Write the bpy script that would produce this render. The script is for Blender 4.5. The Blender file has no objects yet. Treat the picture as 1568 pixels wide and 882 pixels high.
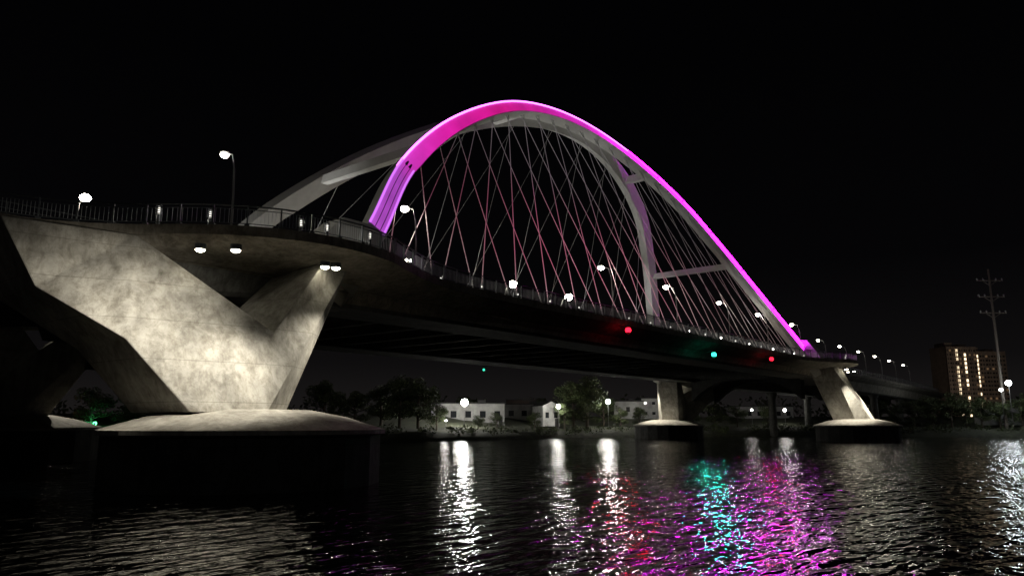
import bpy, math, random
import numpy as np
from mathutils import Vector, Matrix
random.seed(4)
scene=bpy.context.scene
# ------------------------------------------------------------------ frames
# world X = along bridge, world Y = across bridge (away from viewer bank side), Z up, water at 0
CAM=(-27.8,-45.1,3.6)
def C(X,Y,z=0.0):   # river-bank survey frame -> world
    return Vector((CAM[0]+.629*X+.777*Y, CAM[1]-.777*X+.629*Y, z))
BANK_ROT=math.atan2(-.777,.629)
# ------------------------------------------------------------------ materials
def newmat(name):
    m=bpy.data.materials.new(name); m.use_nodes=True
    nt=m.node_tree; b=nt.nodes['Principled BSDF']
    return m,nt,b
def simple(name,col,rough=.6,metal=0,noise=0.0,nscale=3.0,bump=0.0):
    m,nt,b=newmat(name)
    b.inputs['Base Color'].default_value=(*col,1); b.inputs['Roughness'].default_value=rough
    b.inputs['Metallic'].default_value=metal
    if noise>0 or bump>0:
        tc=nt.nodes.new('ShaderNodeTexCoord'); n=nt.nodes.new('ShaderNodeTexNoise')
        n.inputs['Scale'].default_value=nscale; n.inputs['Detail'].default_value=8
        n.inputs['Roughness'].default_value=.65
        nt.links.new(tc.outputs['Object'],n.inputs['Vector'])
        r=nt.nodes.new('ShaderNodeValToRGB')
        r.color_ramp.elements[0].position=.3; r.color_ramp.elements[1].position=.7
        r.color_ramp.elements[0].color=(*[c*(1-noise) for c in col],1)
        r.color_ramp.elements[1].color=(*[min(1,c*(1+noise)) for c in col],1)
        nt.links.new(n.outputs['Fac'],r.inputs['Fac']); nt.links.new(r.outputs['Color'],b.inputs['Base Color'])
        if bump>0:
            bp=nt.nodes.new('ShaderNodeBump'); bp.inputs['Strength'].default_value=.6; bp.inputs['Distance'].default_value=bump
            nt.links.new(n.outputs['Fac'],bp.inputs['Height']); nt.links.new(bp.outputs['Normal'],b.inputs['Normal'])
    return m
def emit(name,col,strength):
    m,nt,b=newmat(name)
    b.inputs['Base Color'].default_value=(0.02,0.02,0.02,1)
    b.inputs['Emission Color'].default_value=(*col,1); b.inputs['Emission Strength'].default_value=strength
    return m
def concrete(name,col,stain=.55,joint=.5,mott=.8):
    m,nt,b=newmat(name); N=nt.nodes; L=nt.links
    tc=N.new('ShaderNodeTexCoord')
    def noise(scale,det,rough,dist,map_=None,rot=(0,0,0)):
        n=N.new('ShaderNodeTexNoise'); n.inputs['Scale'].default_value=scale; n.inputs['Detail'].default_value=det; n.inputs['Roughness'].default_value=rough; n.inputs['Distortion'].default_value=dist
        if map_:
            mp=N.new('ShaderNodeMapping'); mp.inputs['Scale'].default_value=map_; mp.inputs['Rotation'].default_value=rot
            L.new(tc.outputs['Object'],mp.inputs['Vector']); L.new(mp.outputs['Vector'],n.inputs['Vector'])
        else: L.new(tc.outputs['Object'],n.inputs['Vector'])
        return n
    def ramp(n,p0,c0,p1,c1):
        r=N.new('ShaderNodeValToRGB'); r.color_ramp.elements[0].position=p0; r.color_ramp.elements[1].position=p1
        r.color_ramp.elements[0].color=(*c0,1); r.color_ramp.elements[1].color=(*c1,1); L.new(n.outputs['Fac'],r.inputs['Fac']); return r
    def mult(a,bb,f):
        mx=N.new('ShaderNodeMix'); mx.data_type='RGBA'; mx.blend_type='MULTIPLY'; mx.inputs[0].default_value=f
        L.new(a,mx.inputs[6]); L.new(bb,mx.inputs[7]); return mx.outputs[2]
    n1=noise(.4,8,.65,.2); n2=noise(1.3,12,.8,.5,(1,1,.7),(0,.6,0)); n3=noise(14,8,.6,0); n4=noise(1.2,6,.7,.2,(1.6,1.6,.12))
    r1=ramp(n1,.34,[c*(1-stain) for c in col],.62,[min(1,c*1.2) for c in col])
    r2=ramp(n2,.40,(.45,.43,.39),.56,(1.08,1.08,1.08))
    r4=ramp(n4,.35,(.6,.58,.54),.55,(1,1,1))
    c=mult(r1.outputs['Color'],r2.outputs['Color'],mott); c=mult(c,r4.outputs['Color'],.75)
    sx=N.new('ShaderNodeSeparateXYZ'); L.new(tc.outputs['Object'],sx.inputs['Vector'])
    md=N.new('ShaderNodeMath'); md.operation='FRACT'; ml=N.new('ShaderNodeMath'); ml.operation='MULTIPLY'; ml.inputs[1].default_value=.42
    L.new(sx.outputs['Z'],ml.inputs[0]); L.new(ml.outputs[0],md.inputs[0])
    cp=N.new('ShaderNodeMath'); cp.operation='LESS_THAN'; cp.inputs[1].default_value=.018; L.new(md.outputs[0],cp.inputs[0])
    mx2=N.new('ShaderNodeMix'); mx2.data_type='RGBA'; mx2.blend_type='MULTIPLY'
    m3=N.new('ShaderNodeMath'); m3.operation='MULTIPLY'; m3.inputs[1].default_value=joint; L.new(cp.outputs[0],m3.inputs[0])
    L.new(m3.outputs[0],mx2.inputs[0]); L.new(c,mx2.inputs[6]); mx2.inputs[7].default_value=(.3,.28,.25,1)
    L.new(mx2.outputs[2],b.inputs['Base Color']); b.inputs['Roughness'].default_value=.85
    bp=N.new('ShaderNodeBump'); bp.inputs['Distance'].default_value=.03; bp.inputs['Strength'].default_value=.7
    L.new(n3.outputs['Fac'],bp.inputs['Height']); L.new(bp.outputs['Normal'],b.inputs['Normal'])
    return m
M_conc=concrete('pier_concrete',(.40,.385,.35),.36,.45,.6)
M_cap=concrete('pedestal_concrete',(.44,.42,.38),.25,0,.5)
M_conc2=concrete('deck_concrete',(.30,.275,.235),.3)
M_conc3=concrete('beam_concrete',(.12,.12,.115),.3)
M_cdark=concrete('dark_concrete',(.07,.07,.068),.3)  # darker concrete colour on pedestal walls and cross beams
M_paint=simple('white_steel_paint',(.55,.55,.53),.45,0,.08,1.2)
M_rail=simple('dark_rail_steel',(.11,.12,.13),.4,.4)
M_pole=simple('lamp_pole_steel',(.2,.2,.2),.4,.5)
M_asph=simple('asphalt',(.05,.05,.052),.9,0,.2,4)
M_cable=simple('hanger_steel',(.42,.41,.42),.4,.2)
M_dot=emit('anchor_fixture',(1,.97,.88),14)
M_dots=emit('anchor_fixture_dim',(1,.97,.88),1.2)
M_fix=emit('soffit_fixture',(1,.93,.72),18)
def face_glow():  # LED light falling on the rib face is painted in as emission
    m,nt,b=newmat('magenta_face_glow'); N=nt.nodes; L=nt.links
    g=N.new('ShaderNodeNewGeometry'); s=N.new('ShaderNodeSeparateXYZ'); L.new(g.outputs['Position'],s.inputs[0])
    mr=N.new('ShaderNodeMapRange'); mr.inputs[1].default_value=10; mr.inputs[2].default_value=130; L.new(s.outputs['X'],mr.inputs[0])
    r=N.new('ShaderNodeValToRGB'); e=r.color_ramp.elements
    e[0].position=0; e[0].color=(.40,.07,.52,1); e[1].position=1; e[1].color=(.75,.02,.9,1)
    for p,c in ((.075,(.40,.06,.50)),(.1,(.62,.03,.46)),(.16,(.68,.012,.36)),(.28,(.62,.006,.24)),(.36,(.56,.01,.28)),(.55,(.60,.02,.50)),(.75,(.75,.02,.85))):
        x=e.new(p); x.color=(*c,1)
    L.new(mr.outputs[0],r.inputs['Fac'])
    n=N.new('ShaderNodeTexNoise'); n.inputs['Scale'].default_value=.25; n.inputs['Detail'].default_value=4; L.new(g.outputs['Position'],n.inputs['Vector'])
    mr2=N.new('ShaderNodeMapRange'); mr2.inputs[1].default_value=.3; mr2.inputs[2].default_value=.7; mr2.inputs[3].default_value=.75; mr2.inputs[4].default_value=1.15; L.new(n.outputs['Fac'],mr2.inputs[0])
    mr3=N.new('ShaderNodeMapRange'); mr3.inputs[1].default_value=70; mr3.inputs[2].default_value=100; mr3.inputs[3].default_value=1; mr3.inputs[4].default_value=5; L.new(s.outputs['X'],mr3.inputs[0])
    mm=N.new('ShaderNodeMath'); mm.operation='MULTIPLY'; L.new(mr2.outputs[0],mm.inputs[0]); L.new(mr3.outputs[0],mm.inputs[1])
    b.inputs['Base Color'].default_value=(.3,.3,.3,1)
    L.new(r.outputs['Color'],b.inputs['Emission Color']); L.new(mm.outputs[0],b.inputs['Emission Strength'])
    return m
M_faceglow=face_glow()
M_led=emit('violet_led_strip',(.80,.14,1.0),4.5)
M_ledfar=emit('magenta_led_strip',(.85,.005,.95),34)
M_led2=emit('violet_led_line',(.62,.16,.95),1.3)
def cable_glow():  # magenta light on the near hangers painted in as graded emission
    m,nt,b=newmat('hanger_painted_glow'); N=nt.nodes; L=nt.links
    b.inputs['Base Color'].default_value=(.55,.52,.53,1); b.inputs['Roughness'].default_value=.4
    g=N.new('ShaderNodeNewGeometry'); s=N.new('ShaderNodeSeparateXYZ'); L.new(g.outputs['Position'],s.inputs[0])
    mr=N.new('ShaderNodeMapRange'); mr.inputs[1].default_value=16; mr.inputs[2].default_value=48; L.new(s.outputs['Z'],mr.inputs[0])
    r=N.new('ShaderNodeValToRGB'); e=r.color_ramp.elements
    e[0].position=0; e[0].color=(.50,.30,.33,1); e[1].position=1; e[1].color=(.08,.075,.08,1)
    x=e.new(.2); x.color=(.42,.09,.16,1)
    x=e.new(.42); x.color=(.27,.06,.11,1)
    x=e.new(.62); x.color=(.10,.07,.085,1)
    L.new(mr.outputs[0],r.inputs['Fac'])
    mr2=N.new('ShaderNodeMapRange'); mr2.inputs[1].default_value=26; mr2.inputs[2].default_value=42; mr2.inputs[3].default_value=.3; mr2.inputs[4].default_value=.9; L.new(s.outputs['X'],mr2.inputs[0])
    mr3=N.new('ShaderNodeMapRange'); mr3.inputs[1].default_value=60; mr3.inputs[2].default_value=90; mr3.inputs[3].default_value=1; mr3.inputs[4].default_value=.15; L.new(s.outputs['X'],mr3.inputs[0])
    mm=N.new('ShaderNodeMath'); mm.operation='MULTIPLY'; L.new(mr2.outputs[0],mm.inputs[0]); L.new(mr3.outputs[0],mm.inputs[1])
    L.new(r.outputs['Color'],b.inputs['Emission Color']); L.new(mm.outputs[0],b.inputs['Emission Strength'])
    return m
M_cglow=cable_glow()
# ------------------------------------------------------------------ mesh builder
class MB:
    def __init__(s): s.v=[]; s.f=[]; s.m=[]; s.mats=[]
    def mi(s,m):
        if m not in s.mats: s.mats.append(m)
        return s.mats.index(m)
    def add(s,vs,fs,m):
        o=len(s.v); s.v+= [tuple(x) for x in vs]; k=s.mi(m)
        for f in fs: s.f.append(tuple(i+o for i in f)); s.m.append(k)
    def box(s,c,d,m,rot=0.0):
        cx,cy,cz=c; a,b,h=[x/2 for x in d]; cr,sr=math.cos(rot),math.sin(rot); vs=[]
        for z in(-h,h):
            for x,y in((-a,-b),(a,-b),(a,b),(-a,b)): vs.append((cx+x*cr-y*sr,cy+x*sr+y*cr,cz+z))
        s.add(vs,[(0,3,2,1),(4,5,6,7),(0,1,5,4),(1,2,6,5),(2,3,7,6),(3,0,4,7)],m)
    def tube(s,pts,r,m,n=6):
        pts=[Vector(p) for p in pts]
        rs=r if isinstance(r,(list,tuple)) else [r]*len(pts)
        vs=[];fs=[]
        for i,p in enumerate(pts):
            d=(pts[min(i+1,len(pts)-1)]-pts[max(i-1,0)]).normalized()
            up=Vector((0,0,1)) if abs(d.z)<.9 else Vector((1,0,0))
            a=d.cross(up).normalized(); b=a.cross(d)
            for k in range(n):
                t=2*math.pi*k/n; vs.append(p+a*math.cos(t)*rs[i]+b*math.sin(t)*rs[i])
        for i in range(len(pts)-1):
            for k in range(n):
                fs.append((i*n+k,i*n+(k+1)%n,(i+1)*n+(k+1)%n,(i+1)*n+k))
        fs.append(tuple(range(n))[::-1]); fs.append(tuple(range((len(pts)-1)*n,len(pts)*n)))
        s.add(vs,fs,m)
    def ball(s,c,r,m,n=10,k=6,sz=1.0):
        vs=[];fs=[]
        for j in range(k+1):
            ph=math.pi*j/k
            for i in range(n):
                t=2*math.pi*i/n; vs.append((c[0]+r*math.sin(ph)*math.cos(t),c[1]+r*math.sin(ph)*math.sin(t),c[2]+r*sz*math.cos(ph)))
        for j in range(k):
            for i in range(n): fs.append((j*n+i,(j+1)*n+i,(j+1)*n+(i+1)%n,j*n+(i+1)%n))
        s.add(vs,fs,m)
    def lathe(s,c,prof,m,n=32,rot=0):
        vs=[];fs=[]
        for r,z in prof:
            for i in range(n):
                t=2*math.pi*i/n+rot; vs.append((c[0]+r*math.cos(t),c[1]+r*math.sin(t),c[2]+z))
        for j in range(len(prof)-1):
            for i in range(n): fs.append((j*n+i,j*n+(i+1)%n,(j+1)*n+(i+1)%n,(j+1)*n+i))
        s.add(vs,fs,m)
    def obj(s,name,parent=None,smooth=False):
        me=bpy.data.meshes.new(name); me.from_pydata(s.v,[],s.f)
        for m in s.mats: me.materials.append(m)
        me.polygons.foreach_set('material_index',s.m)
        if smooth: me.polygons.foreach_set('use_smooth',[True]*len(me.polygons))
        me.update()
        o=bpy.data.objects.new(name,me); scene.collection.objects.link(o)
        if parent: o.parent=parent
        return o
def empty(name):
    o=bpy.data.objects.new(name,None); scene.collection.objects.link(o); return o
def fixnormals(o):
    import bmesh
    bm=bmesh.new(); bm.from_mesh(o.data); bmesh.ops.recalc_face_normals(bm,faces=bm.faces); bm.to_mesh(o.data); bm.free()
def light(kind,loc,energy,col=(1,.9,.75),target=None,angle=60,blend=.6,radius=.3,name='lamp_or_added_light',parent=None):
    d=bpy.data.lights.new(name,kind); d.energy=energy; d.color=col
    if kind in('POINT','SPOT'): d.shadow_soft_size=radius
    if kind=='SPOT': d.spot_size=math.radians(angle); d.spot_blend=blend
    o=bpy.data.objects.new(name,d); scene.collection.objects.link(o); o.location=loc
    if target is not None:
        o.rotation_euler=(Vector(target)-Vector(loc)).to_track_quat('-Z','Y').to_euler()
    if parent: o.parent=parent
    return o
def spline(pts,n):
    pts=[np.array(p,float) for p in pts]
    P=[2*pts[0]-pts[1]]+pts+[2*pts[-1]-pts[-2]]; out=[]
    for i in range(1,len(P)-2):
        p0,p1,p2,p3=P[i-1:i+3]
        t0=0;t1=t0+np.linalg.norm(p1-p0)**.5;t2=t1+np.linalg.norm(p2-p1)**.5;t3=t2+np.linalg.norm(p3-p2)**.5
        for k in range(n):
            t=t1+(t2-t1)*k/n
            A1=(t1-t)/(t1-t0)*p0+(t-t0)/(t1-t0)*p1;A2=(t2-t)/(t2-t1)*p1+(t-t1)/(t2-t1)*p2;A3=(t3-t)/(t3-t2)*p2+(t-t2)/(t3-t2)*p3
            B1=(t2-t)/(t2-t0)*A1+(t-t0)/(t2-t0)*A2;B2=(t3-t)/(t3-t1)*A2+(t-t1)/(t3-t1)*A3
            out.append((t2-t)/(t2-t1)*B1+(t-t1)/(t2-t1)*B2)
    out.append(pts[-1]); return out
bridge=empty('tied_arch_bridge')
SM=67.5; TM=19.5      # mid-span, deck centre line
# ------------------------------------------------------------------ deck
half=[(-140,6),(-60,6),(-18,6.2),(-13.4,5.8),(-10.6,4.6),(-7.8,2.2),(-5.5,-.7),(-3.1,-3.0),(.14,-4.7),(3.8,-5.3),(8.2,-4.5),(10.7,-3.3),(15.7,-1.0),(20,0),(26,.4),(45,.5),(SM,.5)]
edge=half+[(2*SM-s,t) for s,t in half[::-1][1:]]
edge[-1]=(300,6)
E=spline(edge,8)
E=sorted(E,key=lambda p:p[0])
es=np.array([p[0] for p in E]); et=np.array([p[1] for p in E])
def zdeck(s):
    z=16.0
    if s>160: z-= .00006*(s-160)**2
    if s<-20: z-= .00006*(s+20)**2
    return z
D=MB(); secs=[]
for s,t in E:
    z=zdeck(s); tg=max(t+1.4,2.9)
    dp=1.2*math.exp(-((s+9)/9)**2)+1.2*math.exp(-((s-2*SM-9)/9)**2)
    if s<-9 or s>2*SM+9: dp=max(dp,1.2)
    zb=z-3.0-dp
    near=[(t,z),(t,z-.65),(t+.25,z-.72),(t+(tg-t)*.45,z-1.25),(tg,z-1.75),(tg+.5,zb+.3),(tg+.9,zb),(tg+6,zb),(tg+6.6,z-1.4)]
    sec=near+[(2*TM-a,b) for a,b in near[::-1]]
    secs.append([(s,a,b) for a,b in sec])
n=len(secs[0]); vs=[v for sc in secs for v in sc]; fs=[]; fd=[]
for i in range(len(secs)-1):
    for k in range(n-1):
        (fd if (5<=k<=n-7 or (-7<secs[i][0][0]<9 and k==4)) else fs).append((i*n+k,(i+1)*n+k,(i+1)*n+k+1,i*n+k+1))  # girder side and soffit darker, shadow there put into the concrete colour
    fs.append((i*n+n-1,(i+1)*n+n-1,(i+1)*n,i*n))
D.add(vs,fs,M_conc2)
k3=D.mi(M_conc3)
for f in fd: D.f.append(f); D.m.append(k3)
o=D.obj('deck',bridge); fixnormals(o)
R=MB(); M_line=simple('lane_paint',(.75,.75,.7),.6)
def strip(mb,t0,t1,dz,mat,s0=-138,s1=298,step=6):
    vs=[];fs=[];k=0
    s=s0
    while s<=s1:
        z=zdeck(s)+dz; vs+=[(s,t0,z),(s,t1,z)]
        if k: fs.append((2*k-2,2*k,2*k+1,2*k-1))
        k+=1; s+=step
    mb.add(vs,fs,mat)
strip(R,8.5,30.5,.02,M_asph); strip(R,19.3,19.45,.03,M_line); strip(R,19.6,19.75,.03,M_line)
for s in range(-130,290,12):
    R.box((s,13.9,zdeck(s)+.031),(3,.12,.006),M_line); R.box((s,25.1,zdeck(s)+.031),(3,.12,.006),M_line)
R.obj('roadway',bridge)
K=MB()
for tt in (8.2,30.8):
    for s in range(-138,298,6):
        K.box((s+3,tt,(zdeck(s)+zdeck(s+6))/2+.3),(6,.35,.62),M_conc2)
K.obj('traffic_barrier',bridge)
FB=MB()
for i in range(22):
    s=8+i*5.7
    FB.box((s,TM,13.9),(.5,22,1.4),M_conc3)
FB.obj('floor_beams',bridge)
# ------------------------------------------------------------------ railing
def edge_pts(step,s0,s1,off,far=False):
    out=[];acc=0
    ss=np.arange(s0,s1,.1); tt=np.interp(ss,es,et)
    for i in range(1,len(ss)):
        dl=math.hypot(ss[i]-ss[i-1],tt[i]-tt[i-1]); acc+=dl
        if acc>=step or i==1:
            acc=0; t=tt[i]+off
            if far:t=2*TM-t
            out.append((ss[i],t,math.atan2((tt[i]-tt[i-1])*(-1 if far else 1),ss[i]-ss[i-1])))
    return out
M_pick=simple('galvanised_picket',(.5,.52,.54),.35,.2)
def railing(far):
    B=MB()
    P=edge_pts(2.0,-70,290,.22,far)
    for h,r in((1.35,.06),(1.12,.03),(.18,.035)):
        B.tube([(s,t,zdeck(s)+h) for s,t,a in P],r,M_rail,5)
    for s,t,a in P:
        B.box((s,t,zdeck(s)+.7),(.09,.16,1.4),M_rail,a)
        B.box((s,t,zdeck(s)+.06),(.3,.3,.12),M_rail,a)
    for s,t,a in edge_pts(.17,-40,150,.22,far):
        B.box((s,t,zdeck(s)+.65),(.022,.022,.94),M_pick,a)
    tt=7.6 if not far else 31.4
    B.tube([(s,tt,zdeck(s)+1.25) for s in range(-70,290,4)],.05,M_rail,5)
    B.tube([(s,tt,zdeck(s)+.85) for s in range(-70,290,4)],.03,M_rail,5)
    for s in range(-70,290,3): B.box((s,tt,zdeck(s)+.62),(.07,.07,1.25),M_rail)
    B.obj('walkway_railing',bridge)
railing(False); railing(True)
# ------------------------------------------------------------------ arch
ctrl=[(7.5,14.6),(13.2,21.1),(20.3,29.7),(33.1,40.0),(50.4,49.1),(67.1,52.7),(82.9,51.5),(98.6,45.6),(108,38.0),(117,28.9),(126,19.8),(131,14.8)]
A=spline(ctrl,8); As=np.array([p[0] for p in A]); Az=np.array([p[1] for p in A])
LEAN=.45
TMA=20.0
e2=Vector((0,LEAN,1)).normalized(); nout=Vector((0,-1,LEAN)).normalized()
def mir(v): return Vector((v.x,2*TMA-v.y,v.z))
def archpt(s):
    z=float(np.interp(s,As,Az)); return Vector((s,2+LEAN*(z-16),z))
def frame(i):
    a=A[max(i-1,0)];b=A[min(i+1,len(A)-1)]
    pa=archpt(a[0]);pb=archpt(b[0]); T=(pb-pa).normalized()
    N=nout.cross(T)
    if N.z<0: N=-N
    return T,N.normalized()
def rib(far):
    f=(lambda v:mir(v)) if far else (lambda v:v)
    W=1.7; B=MB(); rings=[]; info=[]
    for i,(s,z) in enumerate(A):
        P=archpt(s); T,N=frame(i)
        dpt=1.6+.55*abs((s-69)/62)**1.5
        if far: dpt*=1.15
        if s<20.5: dpt*=.94
        a=P; b=P-N*dpt; c=b-nout*W; d=P-nout*W
        rings.append([f(a),f(b),f(c),f(d)]); info.append((P,N,dpt))
    vs=[v for r in rings for v in r]; fs=[]
    for i in range(len(rings)-1):
        for k in range(4): fs.append((i*4+k,(i+1)*4+k,(i+1)*4+(k+1)%4,i*4+(k+1)%4))
    B.add(vs,fs,M_paint)
    o=B.obj('arch_rib',bridge); fixnormals(o)
    S=MB()
    for i in range(6,len(A)-4,5):
        P,N,dpt=info[i]; T,_=frame(i)
        r=[P+N*.03,P-N*(dpt+.03),P-N*(dpt+.03)-nout*(W+.03),P+N*.03-nout*(W+.03)]
        vs=[f(v-T*.06) for v in r]+[f(v+T*.06) for v in r]
        S.add(vs,[(1,2,6,5),(2,3,7,6),(3,0,4,7)],M_paint)
    S.obj('rib_seams',bridge)
    return info
info=rib(False); rib(True)
def glowsurf(s0,s1,d0,d1,off,mat,mb):
    ss=[i for i,(s,z) in enumerate(A) if s0<=s<=s1]; vs=[];fs=[]
    for k,i in enumerate(ss):
        P,N,dp=info[i]
        vs+=[P-N*dp*d0+nout*off, P-N*dp*d1+nout*off]
        if k: fs.append((2*k-2,2*k-1,2*k+1,2*k))
    mb.add(vs,fs,mat)
LB=MB(); glowsurf(12.5,127,.04,.97,.03,M_faceglow,LB); LB.obj('face_glow',bridge)  # glowing sheet standing in for LED light on the rib face
LS=MB()
ledline=lambda a,b:[info[i][0]+nout*.06-info[i][1]*.05 for i,(s,z) in enumerate(A) if a<=s<=b]
LS.tube(ledline(19,84),.13,M_led,6); LS.tube(ledline(82.5,127),.14,M_ledfar,6)
for d,rr in((.05,.13),(.9,.1)):
    LS.tube([info[i][0]+nout*.09-info[i][1]*info[i][2]*d for i,(s,z) in enumerate(A) if 12.5<=s<=20.5],rr,M_led2,5)
LS.obj('led_strip',bridge)
FHd=MB()
for s in(91,98,105,112,119):  # spots and heads added to push magenta into the water reflection
    p=archpt(s)+nout*.2-e2*.9
    FHd.box(p,(.35,.22,.22),M_rail)
    light('SPOT',p+nout*.2,4200,(1,.01,.82),p+Vector((-87,-52,-p.z*.95)),38,.8,.35,name='added_magenta_spot',parent=bridge)
FHd.obj('added_spot_heads',bridge)
FN=MB()
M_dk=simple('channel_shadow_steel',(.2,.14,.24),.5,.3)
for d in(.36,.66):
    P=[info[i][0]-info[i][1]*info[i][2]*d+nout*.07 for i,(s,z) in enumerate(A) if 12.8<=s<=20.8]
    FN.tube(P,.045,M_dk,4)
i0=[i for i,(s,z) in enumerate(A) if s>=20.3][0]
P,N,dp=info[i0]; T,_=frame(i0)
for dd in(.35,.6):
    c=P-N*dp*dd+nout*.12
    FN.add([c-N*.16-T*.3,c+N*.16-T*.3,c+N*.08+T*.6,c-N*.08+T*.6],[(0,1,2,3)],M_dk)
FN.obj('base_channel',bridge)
SP=MB()
for s0,ssg in((7.5,1),(130.7,-1)):
    for far in(0,1):
        vs=[]
        for z,a,b,ta,tb in((15.9,-3.0,2.6,.6,4.6),(17.2,-2.2,2.4,.9,4.3),(20.2,1.6,4.6,2.5,5.1)):
            for x,y in((a,ta),(b,ta),(b,tb),(a,tb)):
                yy=y if not far else 2*TMA-y
                vs.append((s0+ssg*x,yy,z))
        fs=[(8,9,10,11)]
        for l in(0,4):
            for k in range(4): fs.append((l+k,l+(k+1)%4,l+4+(k+1)%4,l+4+k))
        SP.add(vs,fs,M_paint)
o=SP.obj('arch_springing',bridge); fixnormals(o)
ST=MB()
for s in(26,51,89,110.5):
    P=archpt(s)-e2*1.2-nout*.9; Q=mir(P)
    h=.5 if s in(26,110.5) else .65
    vs=[]
    for p in(P,Q):
        for x,z in((-.5,-h),(.5,-h),(.5,h),(-.5,h)): vs.append(p+Vector((x,0,z)))
    ST.add(vs,[(0,1,5,4),(1,2,6,5),(2,3,7,6),(3,0,4,7)],M_paint)
ST.obj('arch_struts',bridge)
HN=MB();HF=MB();AN=MB();SK=MB()
M_sock=simple('hanger_socket',(.6,.6,.6),.4,.2)
for i in range(20):
    sb=14.5+i*5.7
    for fam,off in((0,29),(1,43)):
        stp=off+(sb-26)*.773
        if fam==0 and stp<20: continue
        if fam==1 and stp>120: continue
        sbb=sb+(.5 if fam else -.5)
        P=archpt(stp)-e2*1.8-nout*.85; Bq=Vector((sbb,2.7,16.1))
        HN.tube([Bq,P],.045,M_cglow,6)
        dr=(P-Bq).normalized()
        SK.tube([Bq,Bq+dr*1.6],.1,M_sock,6)
        SK.tube([P-dr*1.2,P],.09,M_sock,6)
        if i%2==fam:
            HF.tube([mir(Bq),mir(P)],.038,M_cable,6); SK.tube([mir(Bq),mir(Bq+dr*1.6)],.1,M_sock,6)
    if sb>20:
        AN.box((sb,2.2,16.35),(.35,.3,.5),M_rail); AN.ball((sb,2.2,16.8),.1 if sb<70 else .15,M_dots if (sb<70 or i%2) else M_dot)
        AN.box((sb,2*TMA-2.2,16.35),(.35,.3,.5),M_rail); AN.ball((sb,2*TMA-2.2,16.75),.1,M_dots)
HN.obj('near_hangers',bridge);HF.obj('far_hangers',bridge);AN.obj('hanger_anchor_fixtures',bridge);SK.obj('hanger_sockets',bridge)
# ------------------------------------------------------------------ piers
Fr=dict(A=(-6.9,-5.4,4.2),B=(-2.4,-5.8,4.2),C=(.5,-3.4,4.2),D=(6.9,-1.2,15.2),E=(4.1,-2.2,15.2),N=(-.9,-3.8,9.3),F=(-7.6,1.5,15.2),G=(-14.6,2.9,15.2),G2=(-12.9,1.5,11.2),H=(-9.5,-2.7,8.2))
Bk=dict(A=(-7.4,.6,4.2),B=(-2.4,1.0,4.2),C=(.4,.9,4.2),D=(6.5,3.6,15.2),E=(4.1,3.4,15.2),N=(-1.2,1.6,10.5),F=(-7.6,8.5,15.2),G=(-14.6,9,15.2),G2=(-12.9,8.0,11.2),H=(-9.6,3.6,8.0))
order=['A','B','C','D','E','N','F','G','G2','H']
PT=18.3
def pier(ms,mt):
    f=lambda p:Vector((2*SM-p[0] if ms else p[0], 2*PT-p[1] if mt else p[1], p[2]))
    B=MB(); vs=[f(Fr[k]) for k in order]+[f(Bk[k]) for k in order]; ix={k:i for i,k in enumerate(order)}
    tri=[('A','B','N'),('A','N','H'),('H','N','F'),('H','F','G2'),('G2','F','G'),('B','C','D'),('B','D','N'),('N','D','E')]
    fs=[tuple(ix[k] for k in t) for t in tri]+[tuple(ix[k]+10 for k in t[::-1]) for t in tri]
    for i in range(10): j=(i+1)%10; fs.append((i,i+10,j+10,j))
    B.add(vs,fs,M_conc); o=B.obj('pier_leg',bridge); fixnormals(o)
    bv=o.modifiers.new('bev','BEVEL'); bv.width=.07; bv.segments=2; bv.limit_method='ANGLE'; bv.angle_limit=math.radians(12)
    Cp=MB(); c=f((-1.8,-3.0,0))
    Cp.lathe(c,[(8.1,-2),(8.1,2.9)],M_cdark,20,.15)
    Cp.lathe(c,[(8.1,2.9),(8.4,2.98),(8.4,3.22),(6.0,3.98),(3.8,4.40),(0,4.5)],M_cap,20,.15)
    o=Cp.obj('pier_pedestal',bridge); fixnormals(o)
    Fx=MB()
    for p in [(-4.9,-1.3),(-3.4,-2.9),(3.3,-3.1),(4.0,-3.4)]:
        q=f((p[0],p[1],14.35)); Fx.lathe(q,[(0,.35),(.36,.35),(.36,0),(.3,0)],M_rail,12); Fx.ball((q.x,q.y,q.z-.02),.3,M_fix,12,6,.5)
    Fx.obj('soffit_downlight',bridge)
    warm=(1,.93,.78)
    k=.85 if not(ms) else 2.0
    light('SPOT',f((-9.5,-8.4,12.4)),5600*k,warm,f((-9.0,-1.4,8.6)),105,1,.35,parent=bridge)  # added pier spots hang in the air, no fixture holds them
    light('SPOT',f((-4.2,-9.4,12.6)),7200*k,warm,f((-4.4,-4.6,4.2)),74,1,.35,parent=bridge)
    light('SPOT',f((6.2,-6.8,13.2)),5600*k,warm,f((1.8,-3.4,5.4)),70,.9,.3,parent=bridge)
for ms in(0,1):
    for mt in(0,1): pier(ms,mt)
CB=MB()
for ms in(0,1):
    for s0 in(-9.5,2.5):
        vs=[];fs=[]
        n=13
        for i in range(n):
            t=6+(2*PT-12)*i/(n-1); u=abs(i/(n-1)-.5)*2
            zb=13.2-4.6*u**2.6
            for ds in(-1.2,1.2):
                x=s0+ds; x=2*SM-x if ms else x
                vs+=[(x,t,zb),(x,t,15)]
        for i in range(n-1):
            a=i*4;b=a+4
            fs+=[(a,b,b+1,a+1),(a+2,a+3,b+3,b+2),(a,a+2,b+2,b)]
        CB.add(vs,fs,M_cdark)
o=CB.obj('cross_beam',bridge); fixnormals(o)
AP=MB()
for s in(-45,178,208,240,272):
    for t in(10,29):
        AP.lathe((s,t,0),[(1.1,-1),(1.0,10.5),(1.9,12.4)],M_conc3,12)
AP.obj('approach_piers',bridge)
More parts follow.
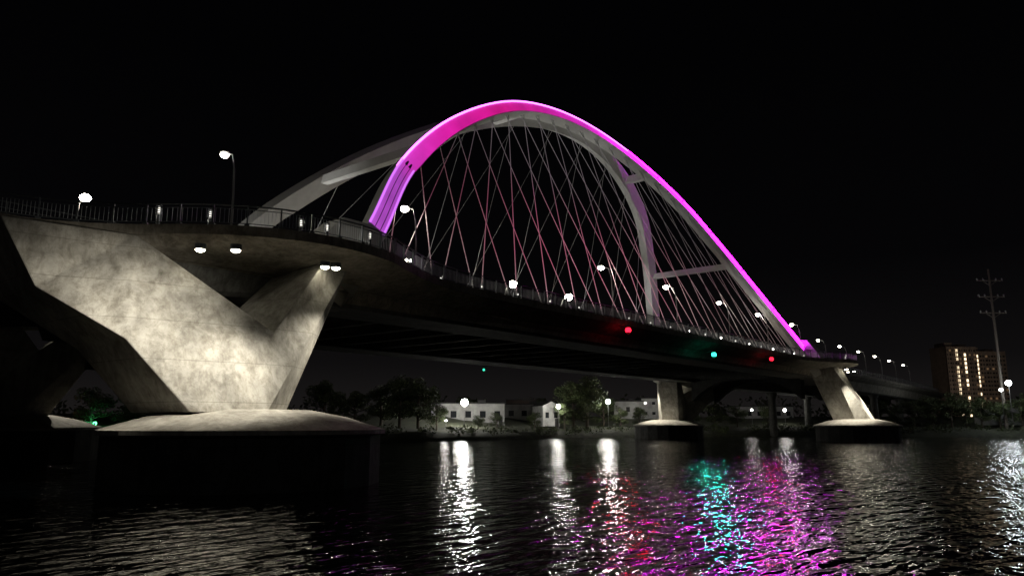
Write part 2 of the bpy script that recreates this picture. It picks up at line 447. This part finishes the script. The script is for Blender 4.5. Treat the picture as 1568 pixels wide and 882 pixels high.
# ------------------------------------------------------------------ street lamps
def street_lamp(s,t,arm,lit=1.0,H=8.2,energy=120,big=1.0):
    z0=zdeck(s); B=MB()
    B.lathe((s,t,z0),[(.24,0),(.24,.35),(.13,.5),(.11,1.2)],M_pole,10)
    pts=[Vector((s,t,z0+.4)),Vector((s,t,z0+H*.55)),Vector((s,t+arm*.12,z0+H*.8)),Vector((s,t+arm*.5,z0+H*.95)),Vector((s,t+arm*1.5,z0+H))]
    B.tube(pts,[.1,.08,.07,.055,.045],M_pole,8)
    hx=t+arm*1.7
    B.ball((s,hx,z0+H+.08),.42,M_pole,10,5,.35)
    m=emit('luminaire_lit',(1,.96,.8),40*lit)
    B.ball((s,hx,z0+H-.12),.36*big,m,12,8,.8)
    o=B.obj('street_lamp')
    light('POINT',(s,hx,z0+H-.6),energy*lit,(1,.93,.78),radius=.15,parent=o)
for s in(.6,19.5,55,73.5,93,111,130):
    street_lamp(s,4.9,1,.7 if s==.6 else 1,energy=500,big=.9 if s in(.6,) else 1.15)
for s,tt in((-1.5,27),(35.7,23.4),(57,23.4),(71.7,23.4)):
    street_lamp(s,tt+1.7,-1,1.8,energy=420,big={35.7:1.1,-1.5:1.35}.get(s,1.8))
for i,s in enumerate((158,176,194,212,230,250)): street_lamp(s,8.0,1,.8,H=7.5,energy=250,big=1.0)
M_bol=emit('bollard_glow',(1,.95,.85),2.0)
def bollard(s,t):
    B=MB(); z=zdeck(s)
    B.lathe((s,t,z),[(.13,0),(.13,.95)],M_rail,10)
    for k in range(4): B.lathe((s,t,z+.98+k*.13),[(0,0),(.2,.0),(.2,.035),(0,.06)],M_rail,12)
    B.lathe((s,t,z+.95),[(.07,0),(.07,.5)],M_bol,8); B.lathe((s,t,z+1.5),[(.2,0),(.16,.07),(0,.1)],M_rail,12)
    B.obj('bollard_light')
for s,t in((-6.2,1.9),(-3.6,.2),(1.5,-2.6),(3.4,-3.0),(6.8,-3.6),(133,-3),(138,-1.5),(15,1)): bollard(s,t)
for s,t in((-5,.5),(2.4,-2.4),(9,-1.5)): light('POINT',(s,t,17.6),45,(1,.95,.85),radius=.15,name='bollard_lamp',parent=bridge)
for s in(22,40,58):
    light('SPOT',(s,36.5,17.2),8000,(1,.98,.95),mir(archpt(s+6)-e2*1.5),55,.8,.4,name='arch_floodlight',parent=bridge)
light('SPOT',(9,33,17.2),4500,(1,.98,.95),mir(archpt(22)-e2*1.5),60,.8,.4,name='arch_floodlight',parent=bridge)
for s in(80,98,112,124):
    light('SPOT',(s-14,33.5,17.2),5000,(1,.98,.95),mir(archpt(s)-e2*1.5),45,.8,.4,name='arch_floodlight',parent=bridge)
for s in(60,80,98,114):
    light('SPOT',(s-16,5.5,17.2),1800,(1,.97,.95),archpt(s)-e2*2,45,.8,.4,name='arch_floodlight',parent=bridge)
def nav(s,z,col,t=.5,sg=-1,r=.36,strength=4.5,e=2500):
    B=MB(); B.box((s,t+sg*.4,z+.5),(.3,1.1,.14),M_rail); y=t+sg*.9
    B.lathe((s,y,z),[(.16,-.45),(.24,-.4),(.24,-.28)],M_rail,10)
    B.ball((s,y,z),r,emit('nav_lens',col,strength),12,8); B.lathe((s,y,z),[(.24,.28),(.24,.42),(.05,.5)],M_rail,10)
    o=B.obj('navigation_light')
    if e: light('SPOT',(s,y+sg*.45,z),e,col,(s-45,y+sg*32,z-9),75,.5,.3,name='nav_beam',parent=o)
nav(49.6,14.6,(1,.01,.03),e=500); nav(74,13.4,(.03,1,.62),e=2400); nav(97.3,14.3,(1,.01,.03),e=350); nav(67.8,12.6,(.05,1,.5),37.6,1,.2,2,0)
# ------------------------------------------------------------------ water
m,nt,b=newmat('river_water'); N=nt.nodes; L=nt.links
b.inputs['Base Color'].default_value=(.002,.003,.004,1); b.inputs['Roughness'].default_value=.05; b.inputs['IOR'].default_value=1.42
tc=N.new('ShaderNodeTexCoord')
def wn(sx,sy,scale,det,rot=0,dist=.3):
    mp=N.new('ShaderNodeMapping'); mp.inputs['Rotation'].default_value=(0,0,-BANK_ROT+rot); mp.inputs['Scale'].default_value=(sx,sy,1)
    L.new(tc.outputs['Object'],mp.inputs['Vector'])
    n=N.new('ShaderNodeTexNoise'); n.inputs['Scale'].default_value=scale; n.inputs['Detail'].default_value=det; n.inputs['Roughness'].default_value=.45; n.inputs['Distortion'].default_value=dist
    L.new(mp.outputs['Vector'],n.inputs['Vector']); return n
a1=wn(.32,1.0,1.5,2,.06); a2=wn(.4,1.0,4.6,2,-.1); a3=wn(.5,1,.09,2,.3)
mr=N.new('ShaderNodeMapRange'); mr.inputs[1].default_value=.35; mr.inputs[2].default_value=.65; mr.inputs[3].default_value=.65; mr.inputs[4].default_value=1.15; L.new(a3.outputs['Fac'],mr.inputs[0])
h1=N.new('ShaderNodeMath'); h1.operation='MULTIPLY'; L.new(a1.outputs['Fac'],h1.inputs[0]); L.new(mr.outputs[0],h1.inputs[1])
b1=N.new('ShaderNodeBump'); b1.inputs['Strength'].default_value=1; b1.inputs['Distance'].default_value=.235; L.new(h1.outputs[0],b1.inputs['Height'])
b2=N.new('ShaderNodeBump'); b2.inputs['Strength'].default_value=1; b2.inputs['Distance'].default_value=.04; L.new(a2.outputs['Fac'],b2.inputs['Height']); L.new(b1.outputs['Normal'],b2.inputs['Normal'])
L.new(b2.outputs['Normal'],b.inputs['Normal'])
W=MB(); W.add([(-3000,-3000,0),(3000,-3000,0),(3000,3000,0),(-3000,3000,0)],[(0,1,2,3)],m); W.obj('river_water')
# ------------------------------------------------------------------ far bank terrain
M_gr=simple('bank_grass',(.035,.04,.022),.95,0,.5,.6,.05)
def bankY(x): return float(np.interp(x,[-500,-60,-16,2,25,60,130,900],[85,122,152,172,197,203,208,260]))
G=MB(); vs=[];fs=[]
xs=list(np.linspace(-500,900,141)); rows=[(0,-.6),(2,.4),(6,1.5),(14,2.2),(28,2.9),(44,5.2),(90,6),(400,7),(2500,9)]
for x in xs:
    yb=bankY(x)+1.6*math.sin(x*.13)+1.0*math.sin(x*.37)
    for d,z in rows:
        vs.append(C(x,yb+d,z+(.3*math.sin(x*.21+d)*(z>0.5))))
nr=len(rows)
for i in range(len(xs)-1):
    for k in range(nr-1): fs.append((i*nr+k,(i+1)*nr+k,(i+1)*nr+k+1,i*nr+k+1))
G.add(vs,fs,M_gr); G.obj('ground',smooth=True)
# ------------------------------------------------------------------ vegetation
def leafmat(name,c):
    m,nt,b=newmat(name); N=nt.nodes; L=nt.links
    oi=N.new('ShaderNodeTexCoord'); n=N.new('ShaderNodeTexNoise'); n.inputs['Scale'].default_value=.8; L.new(oi.outputs['Object'],n.inputs['Vector'])
    r=N.new('ShaderNodeValToRGB'); r.color_ramp.elements[0].position=.35; r.color_ramp.elements[1].position=.65
    r.color_ramp.elements[0].color=(*[x*.5 for x in c],1); r.color_ramp.elements[1].color=(*[x*1.5 for x in c],1)
    L.new(n.outputs['Fac'],r.inputs['Fac']); L.new(r.outputs['Color'],b.inputs['Base Color']); b.inputs['Roughness'].default_value=.7
    return m
M_leaf=leafmat('foliage',(.055,.075,.026)); M_bark=simple('bark',(.08,.065,.05),.9,0,.3,6)
def leaves(mb,c,r,n,size,sz=.8):
    for _ in range(n):
        while True:
            p=Vector((random.uniform(-1,1),random.uniform(-1,1),random.uniform(-1,1)))
            if .25<p.length<1: break
        q=Vector(c)+Vector((p.x*r,p.y*r,p.z*r*sz))
        a=Vector((random.gauss(0,1),random.gauss(0,1),random.gauss(0,1))).normalized(); bb=a.orthogonal().normalized(); s=size*random.uniform(.6,1.4)
        cc=a.cross(bb)
        mb.add([q-bb*s,q+cc*s*.5,q+bb*s,q-cc*s*.5],[(0,1,2,3)],M_leaf)
def tree_mesh(seed,H):
    random.seed(seed); mb=MB()
    mb.tube([(0,0,-.5),(.1,0,H*.3),(.0,.15,H*.6),(.1,.1,H*.9)],[H*.03,H*.022,H*.014,H*.004],M_bark,8)
    for i in range(15):
        a=random.uniform(0,6.28); z0=H*random.uniform(.15,.75); ln=H*random.uniform(.16,.36)*(1.15-z0/H*.6)
        p1=Vector((0,0,z0)); p2=p1+Vector((math.cos(a)*ln,math.sin(a)*ln,ln*random.uniform(.2,.9)))
        mid=(p1+p2)/2+Vector((0,0,-.1*ln))
        mb.tube([p1,mid,p2],[H*.012,H*.008,H*.003],M_bark,5)
        leaves(mb,p2,H*random.uniform(.10,.16),190,H*.018)
        leaves(mb,mid+Vector((0,0,H*.05)),H*random.uniform(.08,.12),100,H*.018)
    leaves(mb,(0,0,H*.88),H*.13,200,H*.018)
    me=mb.obj('tree'); d=me.data; bpy.data.objects.remove(me); return d
TREES=[tree_mesh(i,10.0) for i in range(4)]
def tree(X,Y,h,z=2.0):
    o=bpy.data.objects.new('tree',random.choice(TREES)); scene.collection.objects.link(o)
    o.location=C(X,Y,z); k=h/10; w=k*random.uniform(1.0,1.35); o.scale=(w,w,k); o.rotation_euler=(0,0,random.uniform(0,6.28))
random.seed(11)
for r_,Y,h in((-.175,172,10.5),(-.15,166,12.5),(-.125,168,12),(-.10,166,6.5),(-.21,168,9),(-.25,165,11),(.00,240,9),(.026,242,10),(-.06,235,10),
              (.03,190,4.5),(-.02,180,4.2),(-.045,178,3.6),(.07,200,7),
              (.082,205,13),(.10,207,15),(.122,222,10),(.145,216,6),(.17,224,6.5),(.235,222,10),(.27,225,8),(.30,226,7),(.34,228,7),(.225,224,7),
              (-.36,155,10),(-.42,155,9.5),(-.5,152,10),(-.56,150,9),
              (.51,222,7),(.535,224,8.5),(.56,226,9.5),(.585,225,11),(.605,224,9.5),(.625,226,10),(.65,222,8),(.49,226,9),(.47,228,8),(.44,230,8),(.68,222,9),(.70,222,11)):
    tree(r_*Y,Y,h)
S=MB()
random.seed(5)
for i in range(260):
    x=random.uniform(-75,190); y=bankY(x)+random.uniform(3,10); k=.85 if -22<x<40 else 1
    leaves(S,C(x,y,1.3+random.random()*1.3*k),random.uniform(.9,2.3)*k,42,.26,.8)
S.obj('riverside_shrubs')
DT=MB()
for i in range(260):
    x=random.uniform(-330,560); y=random.uniform(285,340)
    leaves(DT,C(x,y,6+random.uniform(0,5)),random.uniform(3,6),40,.9,.9)
DT.obj('distant_trees')
# ------------------------------------------------------------------ buildings
M_win=simple('dark_window',(.02,.022,.025),.1)
M_wall=simple('white_siding',(.36,.36,.35),.8,0,.35,.5)
M_roof=simple('dark_roof',(.04,.04,.04),.8,0,.3,2)
M_warm=emit('lit_window',(1,.62,.28),1.0)
def building(name,r_,Y,w,d,h,gable=False,wins=4,rows=1,wall=M_wall,litp=.04,z0=2.4,roth=.0):
    root=empty(name); root.location=C(r_*Y,Y,z0); root.rotation_euler=(0,0,BANK_ROT+roth)
    B=MB(); B.box((0,0,h/2),(w,d,h),wall); B.obj('walls',root)
    Rf=MB()
    if gable:
        g=w*.28
        Rf.add([(-w/2-.3,-d/2-.3,h),(w/2+.3,-d/2-.3,h),(0,-d/2-.3,h+g),(-w/2-.3,d/2+.3,h),(w/2+.3,d/2+.3,h),(0,d/2+.3,h+g)],[(0,2,5,3),(1,4,5,2)],M_roof)
        Rf.add([(-w/2,-d/2,h),(w/2,-d/2,h),(0,-d/2,h+g-.15),(-w/2,d/2,h),(w/2,d/2,h),(0,d/2,h+g-.15)],[(0,1,2),(3,5,4)],wall)
    else:
        Rf.box((0,0,h+.15),(w+.5,d+.5,.3),M_roof); Rf.box((w*.2,0,h+.7),(2.2,2,.8),M_roof)
    Rf.obj('roof',root)
    Wn=MB()
    for r in range(rows):
        for i in range(wins):
            x=-w/2+w*(i+.5)/wins; z=h*(r+.55)/rows
            mt=M_warm if random.random()<litp else M_win
            Wn.box((x,-d/2-.02,z),(w/wins*.4,.06,h/rows*.28),mt); Wn.box((x,-d/2-.05,z-h/rows*.16),(w/wins*.46,.14,.1),wall)
    Wn.box((w/2-1.0,-d/2-.03,1.05),(1,.06,2.1),M_roof)
    Wn.obj('windows',root); return root
building('white_warehouse',-.06,200,19,10,6.0,wins=5,z0=2.6,roth=.12)
building('white_warehouse',.018,216,11,9,5.4,wins=3,z0=3.4,roth=-.1)
building('white_house',.045,206,5,8,5.4,True,wins=2,z0=2.8,roth=.35)
building('white_warehouse',.196,246,13,10,6.4,wins=5,rows=2,z0=5)
building('white_warehouse',.152,244,9,9,5.4,wins=3,rows=1,z0=5)
building('white_warehouse',.33,262,20,10,5.2,wins=6,z0=4)
building('white_warehouse',.655,236,13,9,5.4,wins=4,z0=3)
building('brick_shed',.012,232,9,7,7.0,False,wins=2,z0=3.5,wall=simple('brick_dark',(.07,.05,.04),.9,0,.3,3))
M_brick=simple('brown_brick',(.30,.235,.19),.9,0,.25,.3)
def tower(X,Y,z,W,H,rot,lit):
    T=empty('brick_apartment_tower'); T.location=C(X,Y,z); T.rotation_euler=(0,0,BANK_ROT+rot)
    B=MB(); B.box((0,0,H/2),(W,16,H),M_brick); B.box((-W*.3,0,H+1.4),(W*.25,10,2.8),M_brick); B.box((W*.2,0,H+1),(6,8,2.0),M_brick)
    nb=6
    for i in range(nb+1): B.box((-W/2+i*W/nb,-8.2,H/2),(.5,.5,H+.3),M_brick)
    B.obj('walls',T)
    B=MB(); random.seed(3)
    for fl in range(int(H/2.9)):
        zz=2+fl*2.9
        for x in lit:
            if random.random()<.9: B.box((x,-8.15,zz),(1.2,.3,1.8),M_l2)
        for i in range(nb):
            x=-W/2+(i+.5)*W/nb
            B.box((x+1.2,-8.06,zz),(1.4,.2,1.2),M_l3 if random.random()<.3 else M_win); B.box((x-1.2,-8.06,zz),(1.0,.2,1.2),M_win)
    B.obj('windows',T)
M_l2=emit('stairwell_light',(1,.78,.5),2.2); M_l3=emit('dim_window',(1,.6,.3),.12)
tower(305,512,4,22,51,.15,(-3.4,2.8)); tower(331,524,4,26,49,.1,(-8.0,))
light('SPOT',C(290,420,8),24000,(1,.86,.7),C(314,500,28),60,.8,1,name='tower_fill_spot')  # spot added to brighten the tower walls
PP=MB()
M_wood=simple('weathered_pole_wood',(.22,.19,.16),.9,0,.3,6)
px,py=C(146,222).xy; z0=2
PP.tube([(px,py,z0),(px,py,z0+48)],[.5,.26],M_wood,8)
dv=Vector((math.cos(BANK_ROT),math.sin(BANK_ROT),0))
for z in(46.5,41.5,36.5):
    c=Vector((px,py,z)); PP.tube([c-dv*4,c+dv*4],.2,M_wood,5)
    for k in(-3.8,-2,2,3.8): PP.lathe(c+dv*k,[(.14,0),(.28,.16),(.16,.32),(.28,.5),(.07,.8)],M_sock,8)
    PP.tube([c-dv*2.4,c-Vector((0,0,1.6))],.1,M_wood,4); PP.tube([c+dv*2.4,c-Vector((0,0,1.6))],.1,M_wood,4)
PP.obj('power_pole')
light('SPOT',(px-6,py-10,12),900,(1,.95,.85),(px,py,42),60,.8,.5,name='pole_fill_spot')  # unseen spot added to lift the dim power pole
def flood(r_,Y,z,r,energy,col=(1,.97,.88),zg=2.2,strength=60,off=1.2):
    p=C(r_*Y,Y,z); B=MB()
    B.tube([(p.x,p.y,zg),(p.x,p.y,z)],[.1,.06],M_pole,6)
    B.box((p.x,p.y,z+r*.95),(.9,.6,.12),M_rail,BANK_ROT)
    B.ball(p,r,emit('flood_lens',col,strength),12,8)
    o=B.obj('flood_lamp')
    light('POINT',C(r_*Y,Y-off,z),energy,col,radius=.3,parent=o)
flood(-.0635,182,8.6,.85,2200,strength=190)
flood(.062,198,8.0,.5,600,strength=110)
flood(.1285,210,9.6,.62,1100,strength=160)
flood(.198,228,10.4,.5,1700,strength=110,off=1)
flood(.364,232,7.6,.45,200,strength=60)
flood(.32,226,7.6,.3,120,strength=40)
flood(.667,214,15.0,.75,900,(.9,.97,1),strength=80)
flood(.656,212,13.0,.45,300,(.95,1,.95),strength=50)
flood(-.088,166,4.2,.18,320)
flood(-.555,150,3.6,.35,120,(.1,1,.35),strength=10)
flood(-.60,146,3.8,.22,60,(1,.4,.1),strength=6)
# ------------------------------------------------------------------ world + fill sun
w=bpy.data.worlds.new('World'); scene.world=w; w.use_nodes=True; nt=w.node_tree; N=nt.nodes; L=nt.links
bg=N['Background']
tc=N.new('ShaderNodeTexCoord'); sx=N.new('ShaderNodeSeparateXYZ'); L.new(tc.outputs['Generated'],sx.inputs[0])
r=N.new('ShaderNodeValToRGB'); e=r.color_ramp.elements
e[0].position=0; e[0].color=(.011,.0098,.0095,1); e[1].position=.45; e[1].color=(.0006,.0006,.0008,1)
x=e.new(.08); x.color=(.0042,.0038,.004,1)
x=e.new(.2); x.color=(.0014,.0013,.0016,1)
L.new(sx.outputs['Z'],r.inputs['Fac']); L.new(r.outputs['Color'],bg.inputs['Color']); bg.inputs['Strength'].default_value=1
sd=bpy.data.lights.new('fill_sun','SUN'); sd.energy=.022; sd.angle=.01; sd.color=(.95,.93,.9)  # faint directional fill added to lift the dark deck fascia
so=bpy.data.objects.new('fill_sun',sd); scene.collection.objects.link(so); so.rotation_euler=(math.radians(62),0,math.radians(-30))
# ------------------------------------------------------------------ camera
cd=bpy.data.cameras.new('camera'); cd.lens=25.99; cd.sensor_width=36; cd.clip_end=6000
co=bpy.data.objects.new('camera',cd); scene.collection.objects.link(co); co.location=CAM
co.rotation_euler=(math.radians(90+10.36),0,math.atan2(.629,.777)-math.pi/2)
scene.camera=co
scene.view_settings.view_transform='Standard'; scene.view_settings.look='None'; scene.view_settings.exposure=0
